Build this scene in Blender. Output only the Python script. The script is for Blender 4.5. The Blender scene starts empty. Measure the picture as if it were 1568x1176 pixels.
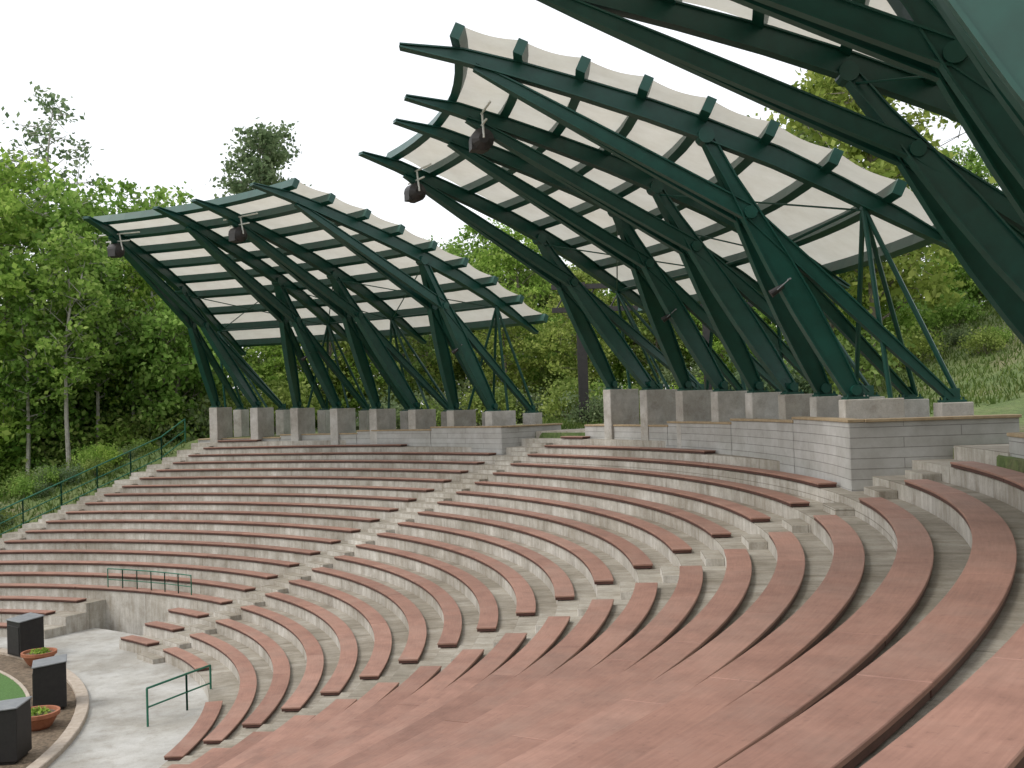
import bpy, math, random
import numpy as np
from mathutils import Vector, Matrix
random.seed(7); rng=np.random.default_rng(11)
D=0.9; T1=.6914; T2=-.0109; T1R=.625; T2R=-.0919
CAM=(26.6378,-23.9313,2.4115); FPX=1588.63; HPX=619.9; ROLL=-1.8328
def RB(t): return 31.7564+1.1932*math.cos(2*(t-.1))+.3014*math.sin(2*(t-.1))
def ZK(k): return -.3319*k+(.0394*k*(16-k)/64 if k>0 else 0)
def FK(k): return ZK(k)-.12
FLOOR=-5.76
def P(t,r,z):
    R=RB(t)+r; return Vector((R*math.cos(t),R*math.sin(t),z))
def lerp(a,b,x): return a+(b-a)*x
def interp(x,pts):
    if x<=pts[0][0]: return pts[0][1]
    for (a,b),(c,d) in zip(pts,pts[1:]):
        if x<=c: return b+(d-b)*(x-a)/(c-a)
    return pts[-1][1]
def sstep(x,a,b):
    v=min(1,max(0,(x-a)/(b-a))); return v*v*(3-2*v)
scene=bpy.context.scene
def link(o,parent=None):
    bpy.context.collection.objects.link(o)
    if parent is not None: o.parent=parent
    return o
def empty(name,loc=(0,0,0)):
    o=bpy.data.objects.new(name,None); o.empty_display_size=.3; o.location=loc; return link(o)
# ---------------------------------------------------------------- mesh builder
class MB:
    def __init__(s): s.v=[];s.f=[];s.uv=[];s.m=[];s.t=[];s.mat=0;s.tint=.5
    def face(s,pts,uv=None):
        i=len(s.v); s.v+= [tuple(p) for p in pts]; s.f.append(tuple(range(i,i+len(pts))))
        s.uv+= uv if uv else [(0,0)]*len(pts); s.m.append(s.mat); s.t.append(s.tint)
    def hexa(s,a,b):
        s.face([a[3],a[2],a[1],a[0]]); s.face(b)
        for i in range(4):
            j=(i+1)%4; s.face([a[i],a[j],b[j],b[i]])
    def box(s,c,size,rz=0):
        x,y,z=[q/2 for q in size]; M=Matrix.Rotation(rz,3,'Z'); c=Vector(c)
        L=[[c+M@Vector((sx*x,sy*y,sz*z)) for sx,sy in((-1,-1),(1,-1),(1,1),(-1,1))] for sz in(-1,1)]
        s.hexa(L[0],L[1])
    def sweep(s,pts,B,hi,lo,w,cap=True):
        pts=[Vector(p) for p in pts]; n=len(pts); loops=[]
        for i,p in enumerate(pts):
            T=(pts[min(i+1,n-1)]-pts[max(i-1,0)]).normalized()
            b=Vector(B); b=(b-T*b.dot(T)).normalized(); N=T.cross(b).normalized()
            if N.z<0: N=-N
            h=hi[i] if isinstance(hi,(list,tuple)) else hi
            l=lo[i] if isinstance(lo,(list,tuple)) else lo
            loops.append([p+N*l-b*w,p+N*l+b*w,p+N*h+b*w,p+N*h-b*w])
        for a,b2 in zip(loops,loops[1:]):
            for i in range(4):
                j=(i+1)%4; s.face([a[i],a[j],b2[j],b2[i]])
        if cap: s.face(loops[0][::-1]); s.face(loops[-1])
    def ibeam(s,pts,B,dep,w=.13,tf=.035):
        h=[x/2 for x in dep]
        s.sweep(pts,B,[x-tf for x in h],[-(x-tf) for x in h],w*.55)
        s.sweep(pts,B,h,[x-tf-.001 for x in h],w); s.sweep(pts,B,[-(x-tf-.001) for x in h],[-x for x in h],w)
    def tube(s,a,b,r,r2=None,n=7):
        a=Vector(a);b=Vector(b); T=(b-a).normalized(); r2=r if r2 is None else r2
        u=T.cross(Vector((0,0,1))) if abs(T.z)<.95 else T.cross(Vector((1,0,0)))
        u.normalize(); v=T.cross(u)
        A=[a+(u*math.cos(k*2*math.pi/n)+v*math.sin(k*2*math.pi/n))*r for k in range(n)]
        Bq=[b+(u*math.cos(k*2*math.pi/n)+v*math.sin(k*2*math.pi/n))*r2 for k in range(n)]
        for i in range(n):
            j=(i+1)%n; s.face([A[i],A[j],Bq[j],Bq[i]])
        s.face(A[::-1]); s.face(Bq)
    def lathe(s,c,prof,n=28):
        c=Vector(c)
        for (r0,z0),(r1,z1) in zip(prof,prof[1:]):
            for i in range(n):
                a=2*math.pi*i/n;b=2*math.pi*(i+1)/n
                q=[c+Vector((r0*math.cos(a),r0*math.sin(a),z0)),c+Vector((r0*math.cos(b),r0*math.sin(b),z0)),
                   c+Vector((r1*math.cos(b),r1*math.sin(b),z1)),c+Vector((r1*math.cos(a),r1*math.sin(a),z1))]
                if r0<1e-6: q=[q[0],q[2],q[3]]
                elif r1<1e-6: q=[q[0],q[1],q[2]]
                s.face(q)
    def arc(s,t0,t1,ri,ro,z0,z1,n=None,outer=True,bottom=False,step=.02):
        ri=ri if isinstance(ri,tuple) else (ri,ri); ro=ro if isinstance(ro,tuple) else (ro,ro)
        n=n or max(1,int(abs(t1-t0)/step+.999)); prev=None; L=0
        for i in range(n+1):
            x=i/n; t=lerp(t0,t1,x); a=lerp(*ri,x); b=lerp(*ro,x)
            q=[P(t,a,z0),P(t,b,z0),P(t,b,z1),P(t,a,z1)]
            if prev:
                dl=(q[0]-prev[0]).length; L2=L+dl; w=b-a
                s.face([prev[3],q[3],q[2],prev[2]][::-1],[(L,0),(L2,0),(L2,w),(L,w)][::-1])
                s.face([prev[0],q[0],q[3],prev[3]][::-1],[(L,z0),(L2,z0),(L2,z1),(L,z1)][::-1])
                if outer: s.face([prev[1],q[1],q[2],prev[2]],[(L,z0),(L2,z0),(L2,z1),(L,z1)])
                if bottom: s.face([prev[0],q[0],q[1],prev[1]])
                L=L2
            else: s.face(q,[(a,z0),(b,z0),(b,z1),(a,z1)])
            prev=q
        s.face(prev[::-1],[(lerp(*ri,1),z1),(lerp(*ro,1),z1),(lerp(*ro,1),z0),(lerp(*ri,1),z0)])
    def obj(s,name,mats,parent=None,bevel=0,smooth=False):
        m=bpy.data.meshes.new(name); m.from_pydata(s.v,[],s.f)
        ul=m.uv_layers.new(name="UVMap"); ul.data.foreach_set("uv",np.array(s.uv,dtype=np.float32).ravel())
        for q in mats: m.materials.append(q)
        m.polygons.foreach_set("material_index",np.array(s.m,dtype=np.int32))
        at=m.attributes.new("tint",'FLOAT','FACE'); at.data.foreach_set("value",np.array(s.t,dtype=np.float32))
        if smooth: m.polygons.foreach_set("use_smooth",[True]*len(s.f))
        o=bpy.data.objects.new(name,m); link(o,parent)
        if bevel:
            w=o.modifiers.new("w",'WELD'); w.merge_threshold=.0005
            b=o.modifiers.new("b",'BEVEL'); b.width=bevel; b.segments=1; b.limit_method='ANGLE'; b.angle_limit=math.radians(50)
        return o
# ---------------------------------------------------------------- materials
def newmat(name):
    m=bpy.data.materials.new(name); m.use_nodes=True; nt=m.node_tree; return m,nt,nt.nodes["Principled BSDF"]
def N(nt,typ,**kw):
    n=nt.nodes.new(typ)
    for k,v in kw.items(): setattr(n,k,v)
    return n
def ramp(nt,src,stops):
    r=nt.nodes.new("ShaderNodeValToRGB"); e=r.color_ramp.elements
    while len(e)<len(stops): e.new(.5)
    for q,(p,c) in zip(e,stops): q.position=p; q.color=(*c,1)
    nt.links.new(src,r.inputs[0]); return r.outputs[0]
def mixc(nt,fac,a,b,mode='MIX'):
    n=nt.nodes.new("ShaderNodeMix"); n.data_type='RGBA'; n.blend_type=mode
    for key,v in ((0,fac),(6,a),(7,b)):
        if hasattr(v,"links"): nt.links.new(v,n.inputs[key])
        else: n.inputs[key].default_value=v if key==0 else (*v,1)
    return n.outputs[2]
def noise(nt,scale,detail=5,rough=.6,coord="Object",vec=None):
    n=N(nt,"ShaderNodeTexNoise"); n.inputs["Scale"].default_value=scale; n.inputs["Detail"].default_value=detail; n.inputs["Roughness"].default_value=rough
    if vec is None:
        tc=nt.nodes.new("ShaderNodeTexCoord"); vec=tc.outputs[coord]
    nt.links.new(vec,n.inputs["Vector"]); return n.outputs["Fac"]
def bump(nt,b,h,strength=.3,dist=.02):
    n=nt.nodes.new("ShaderNodeBump"); n.inputs["Strength"].default_value=strength; n.inputs["Distance"].default_value=dist
    nt.links.new(h,n.inputs["Height"]); nt.links.new(n.outputs[0],b.inputs["Normal"])
def concrete(name,c0,c1,topdark=.75,scale=1.2,joints=False):
    m,nt,b=newmat(name)
    col=ramp(nt,noise(nt,scale,8,.65),[(.3,c0),(.7,c1)])
    st=ramp(nt,noise(nt,.35,6,.7),[(.40,(.64,.61,.56)),(.60,(1,1,1))])
    col=mixc(nt,.8,col,st,'MULTIPLY')
    st2=ramp(nt,noise(nt,2.3,6,.75),[(.34,(.66,.62,.57)),(.50,(1,1,1))])
    col=mixc(nt,.5,col,st2,'MULTIPLY')
    uv=nt.nodes.new("ShaderNodeUVMap")
    if joints:
        mp0=N(nt,"ShaderNodeMapping"); mp0.inputs["Scale"].default_value=(2.6,.35,1); nt.links.new(uv.outputs[0],mp0.inputs[0])
        dr=ramp(nt,noise(nt,1.6,5,.7,vec=mp0.outputs[0]),[(.38,(.62,.58,.52)),(.58,(1,1,1))]); col=mixc(nt,.65,col,dr,'MULTIPLY')
        br=N(nt,"ShaderNodeTexBrick"); nt.links.new(uv.outputs[0],br.inputs[0]); br.inputs["Scale"].default_value=1; br.inputs["Brick Width"].default_value=3.1; br.inputs["Row Height"].default_value=40; br.inputs["Mortar Size"].default_value=.012; br.offset=0
        br.inputs["Color1"].default_value=(1,1,1,1); br.inputs["Color2"].default_value=(.88,.88,.87,1); br.inputs["Mortar"].default_value=(.45,.43,.4,1)
        col=mixc(nt,.8,col,br.outputs[0],'MULTIPLY')
    sp=ramp(nt,noise(nt,30,3,.6),[(.35,(.82,.82,.82)),(.55,(1,1,1))])
    col=mixc(nt,.7,col,sp,'MULTIPLY')
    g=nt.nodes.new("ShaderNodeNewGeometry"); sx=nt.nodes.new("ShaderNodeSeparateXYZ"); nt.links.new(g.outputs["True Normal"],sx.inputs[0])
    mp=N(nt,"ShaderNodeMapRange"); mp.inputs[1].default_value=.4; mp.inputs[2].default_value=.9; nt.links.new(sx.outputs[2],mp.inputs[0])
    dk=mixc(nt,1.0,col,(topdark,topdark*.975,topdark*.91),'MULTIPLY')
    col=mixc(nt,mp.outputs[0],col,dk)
    nt.links.new(col,b.inputs["Base Color"]); b.inputs["Roughness"].default_value=.9
    bump(nt,b,noise(nt,14,6,.7),.4,.012); return m
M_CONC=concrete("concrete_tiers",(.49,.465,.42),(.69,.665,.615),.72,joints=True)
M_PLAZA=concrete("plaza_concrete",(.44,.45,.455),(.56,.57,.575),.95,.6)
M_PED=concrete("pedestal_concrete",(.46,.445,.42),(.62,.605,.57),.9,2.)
def wallmat():
    m,nt,b=newmat("board_formed_wall"); uv=nt.nodes.new("ShaderNodeUVMap")
    br=N(nt,"ShaderNodeTexBrick"); nt.links.new(uv.outputs[0],br.inputs[0])
    br.inputs["Color1"].default_value=(.50,.50,.485,1); br.inputs["Color2"].default_value=(.46,.458,.44,1); br.inputs["Mortar"].default_value=(.29,.285,.275,1)
    br.inputs["Scale"].default_value=1; br.inputs["Brick Width"].default_value=2.6; br.inputs["Row Height"].default_value=.235; br.inputs["Mortar Size"].default_value=.010; br.inputs["Mortar Smooth"].default_value=.3
    st=ramp(nt,noise(nt,1.1,7,.7),[(.35,(.70,.68,.65)),(.65,(1,1,1))])
    col=mixc(nt,.85,br.outputs["Color"],st,'MULTIPLY'); nt.links.new(col,b.inputs["Base Color"]); b.inputs["Roughness"].default_value=.85
    inv=N(nt,"ShaderNodeMath",operation='SUBTRACT'); inv.inputs[0].default_value=1; nt.links.new(br.outputs["Fac"],inv.inputs[1])
    bump(nt,b,inv.outputs[0],.6,.02); return m
M_WALL=wallmat()
def simple(name,c0,c1,rough=.6,scale=3,metal=0,bmp=0,detail=5):
    m,nt,b=newmat(name); col=ramp(nt,noise(nt,scale,detail,.65),[(.3,c0),(.7,c1)])
    nt.links.new(col,b.inputs["Base Color"]); b.inputs["Roughness"].default_value=rough; b.inputs["Metallic"].default_value=metal
    if bmp: bump(nt,b,noise(nt,scale*6,5,.7),bmp,.01)
    return m
M_CAP=simple("tan_coping",(.30,.22,.13),(.42,.33,.21),.8,5,bmp=.2)
M_STEEL=simple("green_painted_steel",(.005,.050,.036),(.008,.076,.056),.40,2.5)
M_RAIL=simple("green_rail_paint",(.012,.11,.065),(.02,.15,.09),.45,6)
M_DARK=simple("dark_steel",(.018,.017,.017),(.035,.03,.03),.5,6)
M_BLACK=simple("speaker_black",(.010,.009,.009),(.020,.018,.017),.7,8)
M_GREYP=simple("grey_paint",(.16,.17,.18),(.24,.25,.26),.5,5)
M_WHITEP=simple("white_conduit",(.6,.6,.58),(.75,.74,.7),.5,5)
M_TERRA=simple("terracotta",(.26,.09,.045),(.38,.15,.08),.8,6,bmp=.2)
M_MULCH=simple("mulch_and_soil",(.06,.045,.03),(.24,.18,.12),.95,9,bmp=.8)
M_KERB=simple("kerb_stone",(.34,.28,.22),(.48,.42,.35),.85,5,bmp=.3)
def benchmat():
    m,nt,b=newmat("terracotta_bench_boards")
    at=N(nt,"ShaderNodeAttribute",attribute_name="tint")
    c=ramp(nt,at.outputs["Fac"],[(0,(.285,.158,.120)),(.5,(.345,.194,.148)),(1,(.405,.236,.183))])
    uv=nt.nodes.new("ShaderNodeUVMap"); mp=N(nt,"ShaderNodeMapping"); mp.inputs["Scale"].default_value=(.5,10,1); nt.links.new(uv.outputs[0],mp.inputs[0])
    s1=ramp(nt,noise(nt,3,6,.7,vec=mp.outputs[0]),[(.3,(.82,.80,.78)),(.7,(1.08,1.07,1.06))])
    c=mixc(nt,1,c,s1,'MULTIPLY')
    s2=ramp(nt,noise(nt,1.3,7,.72),[(.35,(.72,.71,.72)),(.6,(1.06,1.06,1.06))])
    c=mixc(nt,.8,c,s2,'MULTIPLY')
    s3=ramp(nt,noise(nt,9,5,.75),[(.30,(.66,.65,.66)),(.42,(1,1,1))])
    c=mixc(nt,.7,c,s3,'MULTIPLY')
    gr=ramp(nt,noise(nt,.6,6,.75),[(.45,(0,0,0)),(.75,(1,1,1))]); mm=N(nt,"ShaderNodeMath",operation='MULTIPLY'); mm.inputs[1].default_value=.35; nt.links.new(gr,mm.inputs[0])
    c=mixc(nt,mm.outputs[0],c,(.36,.27,.22))
    nt.links.new(c,b.inputs["Base Color"]); b.inputs["Roughness"].default_value=.62; b.inputs["Specular IOR Level"].default_value=.35
    bump(nt,b,noise(nt,25,4,.6),.15,.004); return m
M_BENCH=benchmat()
M_EDGE=simple("bench_edge_channel",(.055,.022,.016),(.10,.04,.03),.6,8)
def twosided(nt,col,out,f):
    d=nt.nodes.new("ShaderNodeBsdfDiffuse"); t=nt.nodes.new("ShaderNodeBsdfTranslucent"); mx=nt.nodes.new("ShaderNodeMixShader"); mx.inputs[0].default_value=f
    nt.links.new(col,d.inputs[0]); nt.links.new(col,t.inputs[0]); nt.links.new(d.outputs[0],mx.inputs[1]); nt.links.new(t.outputs[0],mx.inputs[2]); nt.links.new(mx.outputs[0],out.inputs[0])
def fabricmat():
    m,nt,b=newmat("tensile_fabric"); nt.nodes.remove(b); out=nt.nodes["Material Output"]
    col=ramp(nt,noise(nt,.9,6,.7),[(.3,(.68,.65,.56)),(.7,(.80,.78,.70))])
    twosided(nt,col,out,.45); return m
M_FAB=fabricmat()
def leafmat(name,c0,c1,c2):
    m,nt,b=newmat(name); nt.nodes.remove(b); out=nt.nodes["Material Output"]
    g=nt.nodes.new("ShaderNodeNewGeometry"); col=ramp(nt,g.outputs["Random Per Island"],[(0,c0),(.55,c1),(1,c2)])
    oi=nt.nodes.new("ShaderNodeObjectInfo"); v=ramp(nt,oi.outputs["Random"],[(0,(.74,.84,.84)),(.5,(1,1,1)),(1,(1.15,1.10,.92))])
    col=mixc(nt,1,col,v,'MULTIPLY')
    cl=ramp(nt,noise(nt,.45,3,.6),[(.35,(.62,.68,.6)),(.65,(1.15,1.12,1.05))]); col=mixc(nt,1,col,cl,'MULTIPLY')
    twosided(nt,col,out,.45); return m
M_LEAF=leafmat("spring_leaves",(.14,.25,.05),(.28,.43,.10),(.43,.56,.18))
M_LEAFG=leafmat("grey_green_leaves",(.14,.20,.11),(.24,.31,.17),(.34,.40,.25))
M_LEAFY=leafmat("yellow_green_leaves",(.16,.23,.06),(.29,.37,.11),(.42,.49,.19))
M_GRASSB=leafmat("meadow_blades",(.09,.14,.04),(.15,.22,.06),(.24,.27,.11))
M_BARK=simple("bark",(.10,.085,.065),(.24,.21,.17),.9,4,bmp=.6)
M_BIRCH=simple("pale_bark",(.24,.225,.19),(.42,.40,.36),.85,5,bmp=.4)
def groundmat():
    m,nt,b=newmat("grassy_ground")
    a=ramp(nt,noise(nt,.25,8,.7),[(.35,(.08,.13,.035)),(.52,(.13,.175,.055)),(.66,(.20,.18,.10))])
    c=ramp(nt,noise(nt,6,5,.7),[(.3,(.60,.60,.60)),(.7,(1.3,1.3,1.3))]); col=mixc(nt,1,a,c,'MULTIPLY')
    nt.links.new(col,b.inputs["Base Color"]); b.inputs["Roughness"].default_value=.95; bump(nt,b,noise(nt,5,6,.8),.8,.08); return m
M_GROUND=groundmat()
M_LAWN=simple("lawn_grass",(.045,.11,.022),(.09,.19,.045),.9,14,bmp=.8)
# ---------------------------------------------------------------- ground
def tend(k): return 1.30+.008*(k+3)+.0004*(k+3)**2
def gz(X,Y):
    R=math.hypot(X,Y); t=math.atan2(Y,X); u=R-RB(t)
    k=-u/.9
    hillA=10.5*sstep(t,1.12,.45) if t<1.12 else 0
    if -1.9<t<tend(max(-3,min(16,k)))-.045:
        if u<3.35: return -6.7
        z=1.12+hillA*sstep(u,6,52)+.25*math.sin(X*.21)*math.sin(Y*.17)*sstep(u,8,20)
        if t>1.1: z-=sstep(u,10,60)*2.0*(t-1.1)/.2
        return z
    if t>0:
        zL=1.0-11*max(0,t-1.30)+.3*math.sin(X*.3)*math.sin(Y*.23)
        zL=max(zL,-5.8)
        if u<3.6: zL=min(zL,.3688*u-.55)
        return max(zL,-5.82)
    return max(-5.82,min(1.1,.3688*u-.55))
def build_ground():
    Rs=[0,6,12,15,17,18.5]+[19+.45*i for i in range(48)]+[41,42,44,46,49,52,56,61,67,75,85,100,130,180,300,700]
    ts=[]; t=-math.pi
    while t<math.pi-1e-6:
        ts.append(t); t+= .012 if 1.1<t<1.75 else (.03 if -1.3<t<2.2 else .08)
    nT=len(ts); v=[];f=[]
    for R in Rs:
        for t in ts: v.append((R*math.cos(t),R*math.sin(t),gz(R*math.cos(t)+1e-6,R*math.sin(t))))
    for i in range(len(Rs)-1):
        for j in range(nT):
            a=i*nT+j;b=i*nT+(j+1)%nT; f.append((a,a+nT,b+nT,b))
    m=bpy.data.meshes.new("ground"); m.from_pydata(v,[],f); m.materials.append(M_GROUND); m.polygons.foreach_set("use_smooth",[True]*len(f))
    link(bpy.data.objects.new("ground",m))
build_ground()
# ---------------------------------------------------------------- tiers
TL=-1.35
CUT0,CUT1=.80,1.03
mb=MB()
for k in range(-3,17):
    ro=-.9*(k-1)+.06 if k>-3 else 3.9
    te=tend(k)
    rngs=[(TL,te)] if k<14 else [(TL,CUT0),(CUT1,te)]
    for a,b in rngs: mb.arc(a,b,-.9*k+.06,ro,-6.6,FK(k),outer=False,step=.015)
for a,b in ((TL,-.50),(-.110,T2-.010),(.603,.698)): mb.arc(a,b,3.6,8.5,-.5,1.19,step=.015)
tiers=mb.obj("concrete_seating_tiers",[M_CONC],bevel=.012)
mb=MB()
def endst(k): return tend(k)-.048
for which in (0,1,2):
    for k in range(-3,17):
        tc=[(T2R+T2)/2,(T1R+T1)/2,tend(k)-.024][which]
        R=RB(tc)-.9*k; hw=(.62 if which<2 else .55)/R
        zb=FK(k+1) if k<16 else FLOOR
        mb.arc(tc-hw,tc+hw,-.9*k+.06-.40,-.9*k+.058,zb-.05,(zb+FK(k))/2,n=2)
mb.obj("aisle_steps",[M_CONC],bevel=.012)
def bench(k,a,b):
    if b-a<.01: return
    mb=MB(); R=RB((a+b)/2)-.9*k
    mb.mat=2; mb.arc(a+.10/R,b-.14/R,-.9*k+.10,-.9*k+.36,FK(k)-.02,ZK(k)-.075,step=.02)
    L=(b-a)*R; n=max(1,int(round(L/4.2))); off=random.random()*.3
    cuts=[a]+[a+(b-a)*min(.99,(i+off)/n) for i in range(1,n)]+[b]
    for p,q in zip(cuts,cuts[1:]):
        mb.tint=min(1,max(0,random.gauss(.5,.20)))
        g=.005/R; z0=ZK(k)+random.uniform(-.004,.004)
        mb.mat=0; mb.arc(p+g,q-g,-.9*k,-.9*k+.45,ZK(k)-.04,z0,bottom=True,step=.015)
        mb.mat=1; mb.arc(p+g+.01/R,q-g-.01/R,-.9*k+.012,-.9*k+.438,ZK(k)-.10,ZK(k)-.041,bottom=True,step=.015)
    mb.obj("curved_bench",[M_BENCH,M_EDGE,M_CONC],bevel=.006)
W2=[(-.012,1.38),(.14,1.75),(.29,2.25),(.43,2.75),(.60,3.3)]
W1=[(.70,1.62),(.85,2.2),(1.0,2.7),(1.15,3.2),(1.30,3.45)]
def firstt(W,r):
    for i in range(400):
        t=lerp(W[0][0],W[-1][0],i/399)
        if interp(t,W)>r: return t
    return W[-1][0]
for k in range(-3,17):
    ro=-.9*k+.55
    bench(k,TL+.05,T2R)
    if k<16: bench(k,T2 if k>=0 else firstt(W2,ro),T1R)
    else: bench(k,T2,.225); bench(k,.44,T1R)
    s=T1 if k>=0 else firstt(W1,ro)
    if k<14: bench(k,s,endst(k))
    else: bench(k,s,CUT0-.01)
    if k>=14: bench(k,CUT1+.02+.03*(k-14),endst(k))
# ---------------------------------------------------------------- walls
def canopy_wall(W,caps,side=5.2):
    root=empty("canopy_retaining_wall"); mb=MB(); mc=MB(); mf=MB()
    for (a,b),(ta,tb),cz in zip(zip(W,W[1:]),zip([w[0] for w in W],[w[0] for w in W[1:]]),caps):
        mb.arc(ta+.0004,tb-.0004,(a[1],b[1]),(a[1]+.28,b[1]+.28),-.9,cz,n=3)
        mc.arc(ta-.002,tb-.0005,(a[1]-.04,b[1]-.04),(a[1]+.34,b[1]+.34),cz+.003,cz+.075,n=3,bottom=True)
        mf.arc(ta+.003,tb-.0004,(a[1]+.285,b[1]+.285),side,-.5,cz-.10,n=3)
    for t,r0,cz,sg in ((W[0][0],W[0][1],caps[0],1),(W[-1][0],W[-1][1],caps[-1],-1)):
        w=.28/33*sg
        lo,hi=min(t,t+w),max(t,t+w)
        mb.arc(lo-(.002 if sg<0 else .0012),hi,r0+.004 if sg>0 else r0+.29,side,-.9,cz-.003,n=1)
        mc.arc(lo-.003,hi+.001,r0+.35,side+.04,cz+.001,cz+.072,n=1,bottom=True)
    mb.obj("wall",[M_WALL],root); mc.obj("coping",[M_CAP],root,bevel=.01); mf.obj("planter_soil",[M_MULCH],root)
canopy_wall(W2,[1.76,1.66,1.54,1.40])
canopy_wall(W1,[1.42,1.30,1.16,1.02])
W3=[(-.50,3.55),(-.35,3.6),(-.22,3.65),(-.108,3.65)]
canopy_wall(W3,[1.75,1.65,1.5])
# ---------------------------------------------------------------- canopies
CH=[(-8.7,11.15),(-7.2,10.88),(-5.8,10.48),(-4.2,9.98),(-2.7,9.48),(-1.3,8.95),(.4,8.25),(1.9,7.5),(3.4,6.7),(5.0,5.8)]
CHD=[.10,.34,.42,.46,.50,.52,.50,.44,.36,.12]
def canopy(th0,dth,base,smax,rs,pz0,idx,chords,fn=0.,ff=0.,gear=True):
    root=empty("green_steel_canopy")
    def off(i): return base+smax*i/7
    def TH(i): return th0+dth*i
    def Q(i,r,z):
        w=min(1,max(0,(r+6)/8)); v=min(1,max(0,(2-r)/10.7))
        j=i-.95*(i/7)*v
        return P(TH(j),r+rs+off(i)*w+v*lerp(fn,ff,i/7),z)
    st=MB(); pd=MB()
    pz=lambda i:pz0+.09*i
    for i in idx:
        t=TH(i); R=RB(t); hw=.22/R; ox=off(i)+rs
        pd.arc(t-hw,t+hw,1.78+ox,3.25+ox,.2,pz(i),n=1)
        pd.arc(t-hw,t+hw,4.15+ox,4.95+ox,.2,pz(i)-.15,n=1)
        tv=Vector((-math.sin(t),math.cos(t),0))
        for r,zz in ((2.1,pz(i)),(4.5,pz(i)-.15)):
            a=P(t,r+ox-.25,zz+.03); b=P(t,r+ox+.3,zz+.03); st.sweep([a,b],tv,.03,-.028,.2)
            a=P(t,r+ox-.18,zz+.2); b=P(t,r+ox+.2,zz+.2); st.sweep([a,b],tv,.14,-.14,.07)
            for s in (-.14,.14):
                for q in (-.2,.25): c=P(t,r+ox+q,zz+.06)+tv*s; st.tube(c,c+Vector((0,0,.07)),.025,n=5)
    for ci,legs in chords:
        t=TH(ci); tv=Vector((-math.sin(t),math.cos(t),0))
        pts=[Q(ci,r,z) for r,z in CH]; st.ibeam(pts,tv,CHD,.16)
        for li in legs:
            if li not in idx: continue
            zb=pz(li)+.1; A=Q(li,2.1,zb); Bt=Q(ci,-1.35,8.85); n=6; pts=[];dp=[]
            for j in range(n+1):
                x=j/n; pts.append(A.lerp(Bt,x)); dp.append(.30+.34*math.sin(math.pi*min(1,x*1.1+.08)))
            st.ibeam(pts,tv,dp,.14)
            node=A.lerp(Bt,.70); tip=Q(ci,-6.9,10.62)
            pts=[node.lerp(tip,x) for x in (0,.3,.6,.85,1)]
            st.ibeam(pts,tv,[.40,.38,.34,.28,.2],.115)
            zr=pz(li)-.05; Bp=Q(li,4.5,zr)
            pts=[Bp.lerp(node,x) for x in (0,.3,.7,1)]
            st.ibeam(pts,tv,[.2,.30,.36,.34],.11)
            st.tube(node-tv*.17,node+tv*.17,.16,n=14)
            st.tube(A+Vector((0,0,.12))-tv*.19,A+Vector((0,0,.12))+tv*.19,.13,n=12)
            top=Q(ci,2.5,6.98); st.tube(Q(li,3.0,pz(li)),top,.065); st.tube(Q(li,4.7,zr),top,.065)
        st.tube(Q(ci,2.5,6.9),Q(ci,2.5,7.3),.09)
        q=Q(ci,-1.35,8.8); st.tube(q-tv*.21,q+tv*.21,.2,n=14)
    lo,hi=min(c[0] for c in chords),max(c[0] for c in chords)
    ov=.95/(RB(th0)*abs(dth))
    ilo,ihi=lo-ov,hi+ov
    prs=[-7.25+1.48*i for i in range(9)]
    nS=14
    for r in prs:
        zc=interp(r,CH)+.38
        pts=[Q(lerp(ilo,ihi,j/nS),r,zc) for j in range(nS+1)]
        tm=(TH(lo)+TH(hi))/2; rv=Vector((math.cos(tm),math.sin(tm),-.45))
        st.sweep(pts,rv,.18,-.18,.12)
    for (c0,_),(c1,_) in zip(chords,chords[1:]):
        st.tube(Q(c0,2.5,7.0),Q(c1,2.5,7.0),.05); st.tube(Q(c0,-1.3,8.6),Q(c1,2.5,6.9),.025); st.tube(Q(c1,-1.3,8.6),Q(c0,2.5,6.9),.025)
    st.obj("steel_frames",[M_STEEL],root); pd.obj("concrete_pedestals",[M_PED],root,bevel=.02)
    v=[];f=[]
    nT,nR=44,8
    for a,b in zip(prs,prs[1:]):
        o=len(v); ins=.24/(RB(th0)*abs(dth))
        for i in range(nT+1):
            for j in range(nR+1):
                x=j/nR; s=math.sin(math.pi*x); e0=ilo+.15*ov+ins*s; e1=ihi-.15*ov-ins*s
                r=lerp(a,b,x); v.append(tuple(Q(lerp(e0,e1,i/nT),r,interp(r,CH)+.575-.03*s)))
        for i in range(nT):
            for j in range(nR):
                q=o+i*(nR+1)+j; f.append((q,q+1,q+nR+2,q+nR+1))
    m=bpy.data.meshes.new("fabric_panels"); m.from_pydata(v,[],f); m.materials.append(M_FAB); m.polygons.foreach_set("use_smooth",[True]*len(f)); link(bpy.data.objects.new("fabric_panels",m),root)
    if not gear: return
    for ci in [c[0] for c in chords if c[0] in (2.7,7)]:
        sp=MB(); p=Q(ci,-6.5,10.0); t=TH(ci); tt=Vector((-math.sin(t),math.cos(t),0))
        sp.mat=0; sp.tube(p-tt*.22,p+tt*.22,.33,n=14); sp.tube(p-tt*.34,p-tt*.22,.14,.33,n=14); sp.tube(p+tt*.22,p+tt*.34,.33,.14,n=14)
        sp.box(p+Vector((-.12*math.cos(t),-.12*math.sin(t),-.12)),(.42,.40,.36),t)
        sp.mat=1
        for s in (-1,1):
            d=tt*s*.36; sp.tube(p+d,p+d*.55+Vector((0,0,.75)),.035)
        for zz,e in ((.42,.75),(.75,1.3)): sp.tube(p+Vector((0,0,zz))-tt*e,p+Vector((0,0,zz))+tt*e*.7,.035)
        sp.obj("hanging_loudspeaker",[M_DARK,M_WHITEP],bevel=.01)
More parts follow.
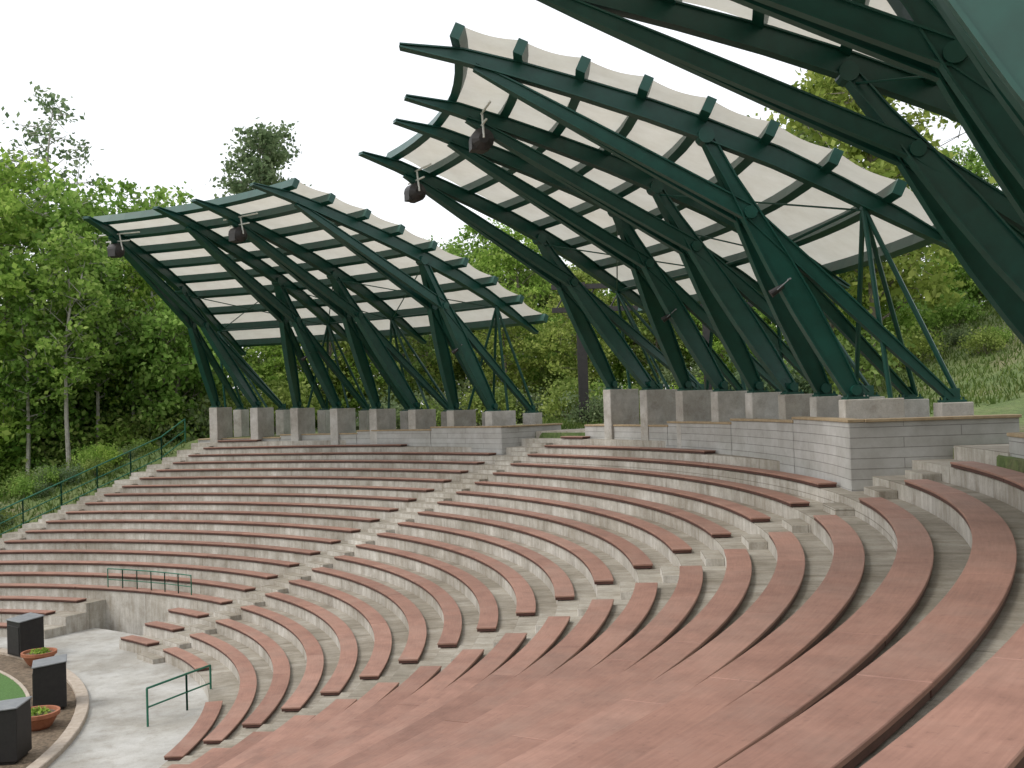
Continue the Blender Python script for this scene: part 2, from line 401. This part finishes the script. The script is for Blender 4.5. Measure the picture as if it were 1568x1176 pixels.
    for (ci,legs) in chords[::2]:
        if legs[0] not in idx: continue
        A=Q(legs[0],2.1,pz(legs[0])); Bt=Q(ci,-1.35,8.85); p=A.lerp(Bt,.42)+Vector((-.32,-.12,0)); sp=MB(); ax=Vector((-.75,.1,-.5)).normalized()
        sp.mat=0; sp.tube(p,p+ax*.26,.07,.10,n=12); sp.tube(p-ax*.12,p,.04,.07,n=12)
        sp.mat=1; sp.tube(p+Vector((0,.11,0))+ax*.1,p+Vector((.22,.11,.2)),.015); sp.tube(p+Vector((0,-.11,0))+ax*.1,p+Vector((.22,-.11,.2)),.015); sp.tube(p+Vector((.22,-.2,.2)),p+Vector((.22,.2,.2)),.022)
        sp.obj("theatre_spotlight",[M_DARK,M_GREYP])
ALL=list(range(8))
CHS=[(0,(0,1)),(2.7,(2,3)),(4.3,(4,5)),(7,(6,7))]
canopy(.040,.0725,0.0,1.2,0.0,2.28,ALL,CHS,0,.35)
canopy(.742,.0745,.45,.75,0.0,2.15,ALL,CHS,-.7,0)
canopy(-.585,.0725,.3,.9,1.6,2.28,list(range(1,8)),[(1.2,(1,)),(2.7,(2,3)),(4.3,(4,5)),(7,(6,7))],0,0,False)
# ---------------------------------------------------------------- orchestra
def ring(mb,r0,r1,z0,z1,n=120):
    mb.lathe((0,0,0),[(r0,z0),(r0,z1),(r1,z1),(r1,z0)],n)
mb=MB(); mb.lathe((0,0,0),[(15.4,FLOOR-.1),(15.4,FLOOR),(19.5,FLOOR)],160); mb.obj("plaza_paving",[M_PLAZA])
mb=MB(); ring(mb,15.10,15.44,FLOOR-.1,FLOOR+.14); mb.obj("kerb",[M_KERB],bevel=.02)
mb=MB(); mb.lathe((0,0,0),[(13.85,FLOOR+.03),(15.12,FLOOR+.03)],120); mb.obj("gravel_bed",[M_MULCH])
mb=MB(); ring(mb,13.82,13.92,FLOOR-.1,FLOOR+.08); mb.obj("lawn_edging",[M_KERB])
mb=MB(); mb.lathe((0,0,0),[(0,FLOOR+.055),(13.82,FLOOR+.055)],120)
mb.obj("lawn",[M_LAWN])
def cabinet(x,y):
    a=math.atan2(y,x); mb=MB(); z=FLOOR+.03; M=Matrix.Rotation(a,3,'Z'); c=Vector((x,y,z))
    prof=[(-.42,.08),(.42,.08),(.42,1.32),(-.42,1.24)]
    L=[[c+M@Vector((px,s*.46,pz)) for px,pz in prof] for s in(-1,1)]
    mb.mat=0; mb.hexa(L[0],L[1])
    mb.mat=1; L=[[c+M@Vector((px,s*.49,pz)) for px,pz in ((-.45,1.242),(.45,1.328),(.45,1.368),(-.45,1.282))] for s in(-1,1)]; mb.hexa(L[0],L[1])
    mb.mat=0; mb.box(c+M@Vector((-.435,0,.62)),(.02,.8,.95),a); mb.box(c+Vector((0,0,.04)),(.7,.8,.08),a)
    mb.obj("stage_loudspeaker_cabinet",[M_BLACK,M_GREYP],bevel=.012)
for x,y in ((13.3,5.6),(9.5,12.2),(14.2,1.2),(5.2,14.0)): cabinet(x,y)
def quads(c,size):
    n=len(c); a=rng.normal(0,1,(n,3)); a/=np.linalg.norm(a,axis=1)[:,None]; b=rng.normal(0,1,(n,3)); b-=a*(a*b).sum(1)[:,None]; b/=np.linalg.norm(b,axis=1)[:,None]
    s=size*(.55+.9*rng.random((n,1))); a*=s*.5; b*=s*.33
    return np.stack([c-a,c+b,c+a,c-b],1).reshape(-1,3)
def leafcloud(n,center,rad,size):
    c=rng.normal(0,1,(n,3)); c/=np.linalg.norm(c,axis=1)[:,None]; c*=(rng.random((n,1))**.4)*np.array(rad); c+=center
    return quads(c,size)
def addleaves(mb,v,mat):
    i=len(mb.v); v=v.tolist(); mb.v+= [tuple(q) for q in v]; n=len(v)//4
    mb.f+=[(i+4*j,i+4*j+1,i+4*j+2,i+4*j+3) for j in range(n)]; mb.uv+=[(0,0)]*(4*n); mb.m+=[mat]*n; mb.t+=[.5]*n
for x,y in ((10.6,10.8),(13.8,3.7),(7.5,13.0),(14.3,-.9)):
    mb=MB(); mb.mat=0; c=(x,y,FLOOR+.03)
    mb.lathe(c,[(0,0),(.30,0),(.36,.06),(.50,.30),(.56,.34),(.56,.44),(.49,.44),(.47,.36)],32)
    mb.mat=1; mb.lathe(c,[(0,.385),(.48,.36)],24)
    addleaves(mb,leafcloud(160,np.array([x,y,FLOOR+.46]),(.34,.34,.10),.10),2)
    mb.obj("terracotta_planter",[M_TERRA,M_MULCH,M_LEAF])
# ---------------------------------------------------------------- railings
def railing(name,pts,h=1.05,spacing=1.6,mids=(.55,),r=.028):
    mb=MB(); pts=[Vector(p) for p in pts]; up=Vector((0,0,1))
    for a,b in zip(pts,pts[1:]):
        L=(b-a).length; n=max(1,round(L/spacing))
        for i in range(n+1): q=a.lerp(b,i/n); mb.tube(q-up*.05,q+up*h,r)
        mb.tube(a+up*h,b+up*h,r)
        for m in mids: mb.tube(a+up*h*m,b+up*h*m,r*.8)
    return mb.obj(name,[M_RAIL])
railing("green_railing",[P(lerp(CUT0,CUT1,i/6),-.9*13+.18,FK(13)) for i in range(7)],.85,1.4,(.1,.5),.022)
railing("green_railing",[P(tend(-3)+.012,2.9,1.0)]+[P(tend(k)+.009,-.9*k+.5,FK(k)-.1) for k in range(-1,14,2)],1.2,1.7,(.5,.08),.036)
railing("green_handrail",[(16.75,3.6,FLOOR),(17.35,5.0,FLOOR),(17.75,5.9,FLOOR)],1.0,1.6,(.5,),.03)
# ---------------------------------------------------------------- trees
def tree_mesh(name,seed,H,cr,base,nl,lsz,leaf,bark,dens=1.,narrow=False,nb=26,thick=.014):
    global rng; rng=np.random.default_rng(seed); rd=random.Random(seed)
    mb=MB(); mb.mat=0; pts=[Vector((0,0,-.6))]; n=7
    for i in range(1,n+1): pts.append(Vector((rd.gauss(0,.018*H*i/n),rd.gauss(0,.018*H*i/n),H*.93*i/n)))
    r0=thick*H
    for i in range(n): mb.tube(pts[i],pts[i+1],r0*(1-i/n)**.8+.02,r0*(1-(i+1)/n)**.8+.02,6)
    cl=[]
    for b in range(nb):
        x=base+(1-base)*((b+.5)/nb)*.97; z=x*H*.93; i=min(n-1,int(x*n)); o=pts[i].lerp(pts[i+1],x*n-i)
        rel=(x-base)/(1-base); rad=cr*(math.sin(math.pi*min(1,(.16+.84*rel)))**.6 if not narrow else (1-rel)**.5*.9+.15)*rd.uniform(.5,1.2)
        az=b*2.4+rd.uniform(-.5,.5); d=Vector((math.cos(az),math.sin(az),rd.uniform(.25,.75) if not narrow else 1.1)).normalized()
        e=o+d*rad; mid=o.lerp(e,.5)+Vector((0,0,.05*rad))
        mb.tube(o,mid,r0*.28*(1-rel*.6),r0*.16*(1-rel*.6),5); mb.tube(mid,e,r0*.16*(1-rel*.6),.012,4)
        for s in range(5):
            q=o.lerp(e,rd.uniform(.4,1.0)); w=q+Vector((rd.gauss(0,1),rd.gauss(0,1),rd.gauss(.3,.8)))*cr*.22
            mb.tube(q,w,.03,.01,3); cl.append((w,rd.uniform(.10,.22)*cr))
        cl.append((e,rd.uniform(.14,.24)*cr))
    cl.append((pts[-1],.15*cr))
    per=int(nl/len(cl))
    for c,r in cl:
        if rd.random()<.10: continue
        m=int(per*rd.uniform(.5,1.5)*dens)
        pp=rng.normal(0,1,(m,3))*np.array([r,r,r*.62])*.62+np.array(c); addleaves(mb,quads(pp,lsz),1)
    o=mb.obj(name,[bark,leaf]); m=o.data; bpy.data.objects.remove(o); return m
TV=[tree_mesh("t1",1,22,5.2,.22,9500,.38,M_LEAF,M_BARK),
    tree_mesh("t2",2,20,4.6,.30,8000,.38,M_LEAF,M_BIRCH,.8),
    tree_mesh("t3",3,18,5.5,.15,9500,.40,M_LEAFY,M_BARK),
    tree_mesh("t4",4,23,4.3,.25,15000,.34,M_LEAFG,M_BIRCH,.9,True,34),
    tree_mesh("t5",5,22,3.0,.35,3600,.28,M_LEAFG,M_BIRCH,.7,False,26,.009),
    tree_mesh("t6",6,12,4.6,.08,7000,.42,M_LEAF,M_BARK),
    tree_mesh("t7",8,19,3.0,.36,4800,.36,M_LEAF,M_BIRCH,.9,False,26,.008)]
def bush_mesh(seed,leaf):
    global rng; rng=np.random.default_rng(seed); rd=random.Random(seed); mb=MB(); mb.mat=0
    for i in range(16):
        a=rd.uniform(0,6.28); e=Vector((math.cos(a)*rd.uniform(.3,1.9),math.sin(a)*rd.uniform(.3,1.9),rd.uniform(.6,2.6))); mb.mat=0; mb.tube((0,0,-.2),e,.04,.012,4)
        addleaves(mb,quads(rng.normal(0,1,(110,3))*np.array([.6,.6,.45])+np.array(e),.27),1)
    o=mb.obj("b",[M_BARK,leaf]); m=o.data; bpy.data.objects.remove(o); return m
BV=[bush_mesh(21,M_LEAF),bush_mesh(22,M_LEAFY),bush_mesh(23,M_LEAFG)]
rd=random.Random(5)
def px(x,depth): return CAM[0]+(x-784)/FPX*depth, CAM[1]+depth
def plant(mesh,name,X,Y,s,parent=None,sz=None,dz=0):
    o=bpy.data.objects.new(name,mesh); link(o,parent); o.location=(X,Y,gz(X,Y)-.15+dz); o.rotation_euler=(0,0,rd.uniform(0,6.28)); o.scale=(s,s,sz or s); return o
for m,nm,x,dp,s in ((0,"deciduous_tree",10,66,1.08),(1,"birch_tree",110,64,.98),(0,"deciduous_tree",165,70,.93),(1,"birch_tree",245,72,1.02),(4,"poplar_tree",85,80,1.50),
      (3,"poplar_tree",412,84,1.16),(2,"deciduous_tree",1345,52,.96),(2,"deciduous_tree",1275,58,.86),(0,"deciduous_tree",-60,60,1.0),(4,"poplar_tree",18,84,1.35),(1,"birch_tree",325,80,.66)):
    X,Y=px(x,dp); plant(TV[m],nm,X,Y,s)
for x,dp,s in ((40,60,.80),(104,59,.82),(150,63,.8),(205,65,.78),(262,68,.75)):
    X,Y=px(x,dp); plant(TV[6],"birch_tree",X,Y,s)
wood=empty("woodland")
def scatter(n,x0,x1,d0,d1,kinds,s0,s1):
    for i in range(n):
        x=lerp(x0,x1,(i+rd.random())/n); X,Y=px(x,rd.uniform(d0,d1)); plant(TV[rd.choice(kinds)],"woodland_tree",X,Y,rd.uniform(s0,s1),wood)
scatter(14,-120,330,76,104,[0,1,2,6],.68,.95)
scatter(9,-120,330,68,84,[5,5,2],.6,.9)
scatter(12,-80,285,62,71,[5],.50,.80)
scatter(8,310,620,75,95,[0,2,5],.42,.55)
scatter(9,600,900,80,105,[0,2,2],.66,.88)
scatter(10,420,1000,70,85,[5,5,2],.45,.7)
scatter(10,900,1300,62,85,[2,0,5],.55,.75)
scatter(12,1290,1680,66,90,[2,0,5],.45,.66)
scatter(10,1000,1640,54,70,[5,5,2],.34,.55)
under=empty("understorey_shrubs")
def bushes(n,x0,x1,d0,d1,s0,s1):
    for i in range(n):
        x=lerp(x0,x1,(i+rd.random())/n); X,Y=px(x,rd.uniform(d0,d1))
        t=math.atan2(Y,X); u=math.hypot(X,Y)-RB(t)
        if u<7 and t<1.42: continue
        if u<3 and t<1.50: continue
        plant(rd.choice(BV),"shrub",X,Y,rd.uniform(s0,s1),under)
bushes(34,-60,330,62,74,.6,1.3)
bushes(20,300,900,64,76,.6,1.2)
bushes(34,905,1640,46,70,.3,1.0)
bushes(6,860,920,58,64,.4,.8)
for i in range(34):
    k=rd.uniform(-5,10); t=tend(max(-3,k))+rd.uniform(.08,.20); R=RB(t)-.9*k
    plant(rd.choice([BV[0],BV[0],BV[1],BV[2]]),"shrub",R*math.cos(t),R*math.sin(t),rd.uniform(.22,.45),under)
rng=np.random.default_rng(3); mbg=MB(); cs=[]
for i in range(26000):
    if i%5:
        x=rd.uniform(820,1640); dp=rd.uniform(38,75); X,Y=px(x,dp); t=math.atan2(Y,X); u=math.hypot(X,Y)-RB(t)
        if u<6.5: continue
    else:
        k=rd.uniform(-9,13); t=tend(max(-3,k))+.02+rd.random()*.3; R=RB(t)-.9*k; X,Y=R*math.cos(t),R*math.sin(t)
    cs.append((X,Y,gz(X,Y)))
cs=np.array(cs); n=len(cs); a=rng.uniform(0,6.28,n); w=.03+.03*rng.random(n); h=.12+.22*rng.random(n)
dx=np.stack([np.cos(a)*w,np.sin(a)*w,np.zeros(n)],1); lean=np.stack([rng.normal(0,.12,n),rng.normal(0,.12,n),h],1)
addleaves(mbg,np.stack([cs-dx-[0,0,.05],cs+dx-[0,0,.05],cs+dx*.2+lean,cs-dx*.2+lean],1).reshape(-1,3),0)
mbg.obj("meadow_grass",[M_GRASSB])
X,Y=px(893,54); g=gz(X,Y); mb=MB(); mb.box((X,Y,g+3.6),(.5,.5,7.6)); mb.box((X+6.5,Y,g+3.6),(.35,.35,7.2))
for zz in (6.0,7.2): mb.sweep([(X-1.5,Y,g+zz),(X+9.5,Y,g+zz)],(0,1,0),.13,-.13,.1)
for i in range(8): mb.tube((X-1.3+i*1.4,Y,g+6.0),(X-.6+i*1.4,Y,g+7.2),.04)
mb.obj("dark_steel_gantry",[M_DARK])
# ---------------------------------------------------------------- world, sun, camera
w=bpy.data.worlds.new("World"); scene.world=w; w.use_nodes=True; nt=w.node_tree; bg=nt.nodes["Background"]; out=nt.nodes["World Output"]
sky=nt.nodes.new("ShaderNodeTexSky"); sky.sky_type='NISHITA'; sky.sun_disc=False; sky.sun_elevation=math.radians(52); sky.sun_rotation=math.atan2(-.7,-.25); sky.dust_density=4
nt.links.new(sky.outputs[0],bg.inputs[0]); bg.inputs[1].default_value=.05
b2=nt.nodes.new("ShaderNodeBackground"); b2.inputs[0].default_value=(.985,.985,.99,1); b2.inputs[1].default_value=1.15
ad=nt.nodes.new("ShaderNodeAddShader"); nt.links.new(bg.outputs[0],ad.inputs[0]); nt.links.new(b2.outputs[0],ad.inputs[1]); nt.links.new(ad.outputs[0],out.inputs[0])
sl=bpy.data.lights.new("sun",'SUN'); sl.energy=1.3; sl.angle=math.radians(18); sl.color=(1,.97,.93); so=bpy.data.objects.new("sun",sl); link(so)
so.rotation_euler=Vector((.55,.2,-.80)).to_track_quat('-Z','Y').to_euler()
cam=bpy.data.cameras.new("camera"); co=bpy.data.objects.new("camera",cam); link(co); scene.camera=co
cam.sensor_width=36; cam.lens=FPX/1568*36; cam.clip_end=2000; cam.clip_start=.05; co.location=CAM
co.rotation_euler=(Matrix.Rotation(math.pi/2+math.atan((HPX-588)/FPX),3,'X')@Matrix.Rotation(math.radians(ROLL),3,'Z')).to_euler()
scene.view_settings.view_transform='Standard'; scene.view_settings.look='None'; scene.view_settings.exposure=0
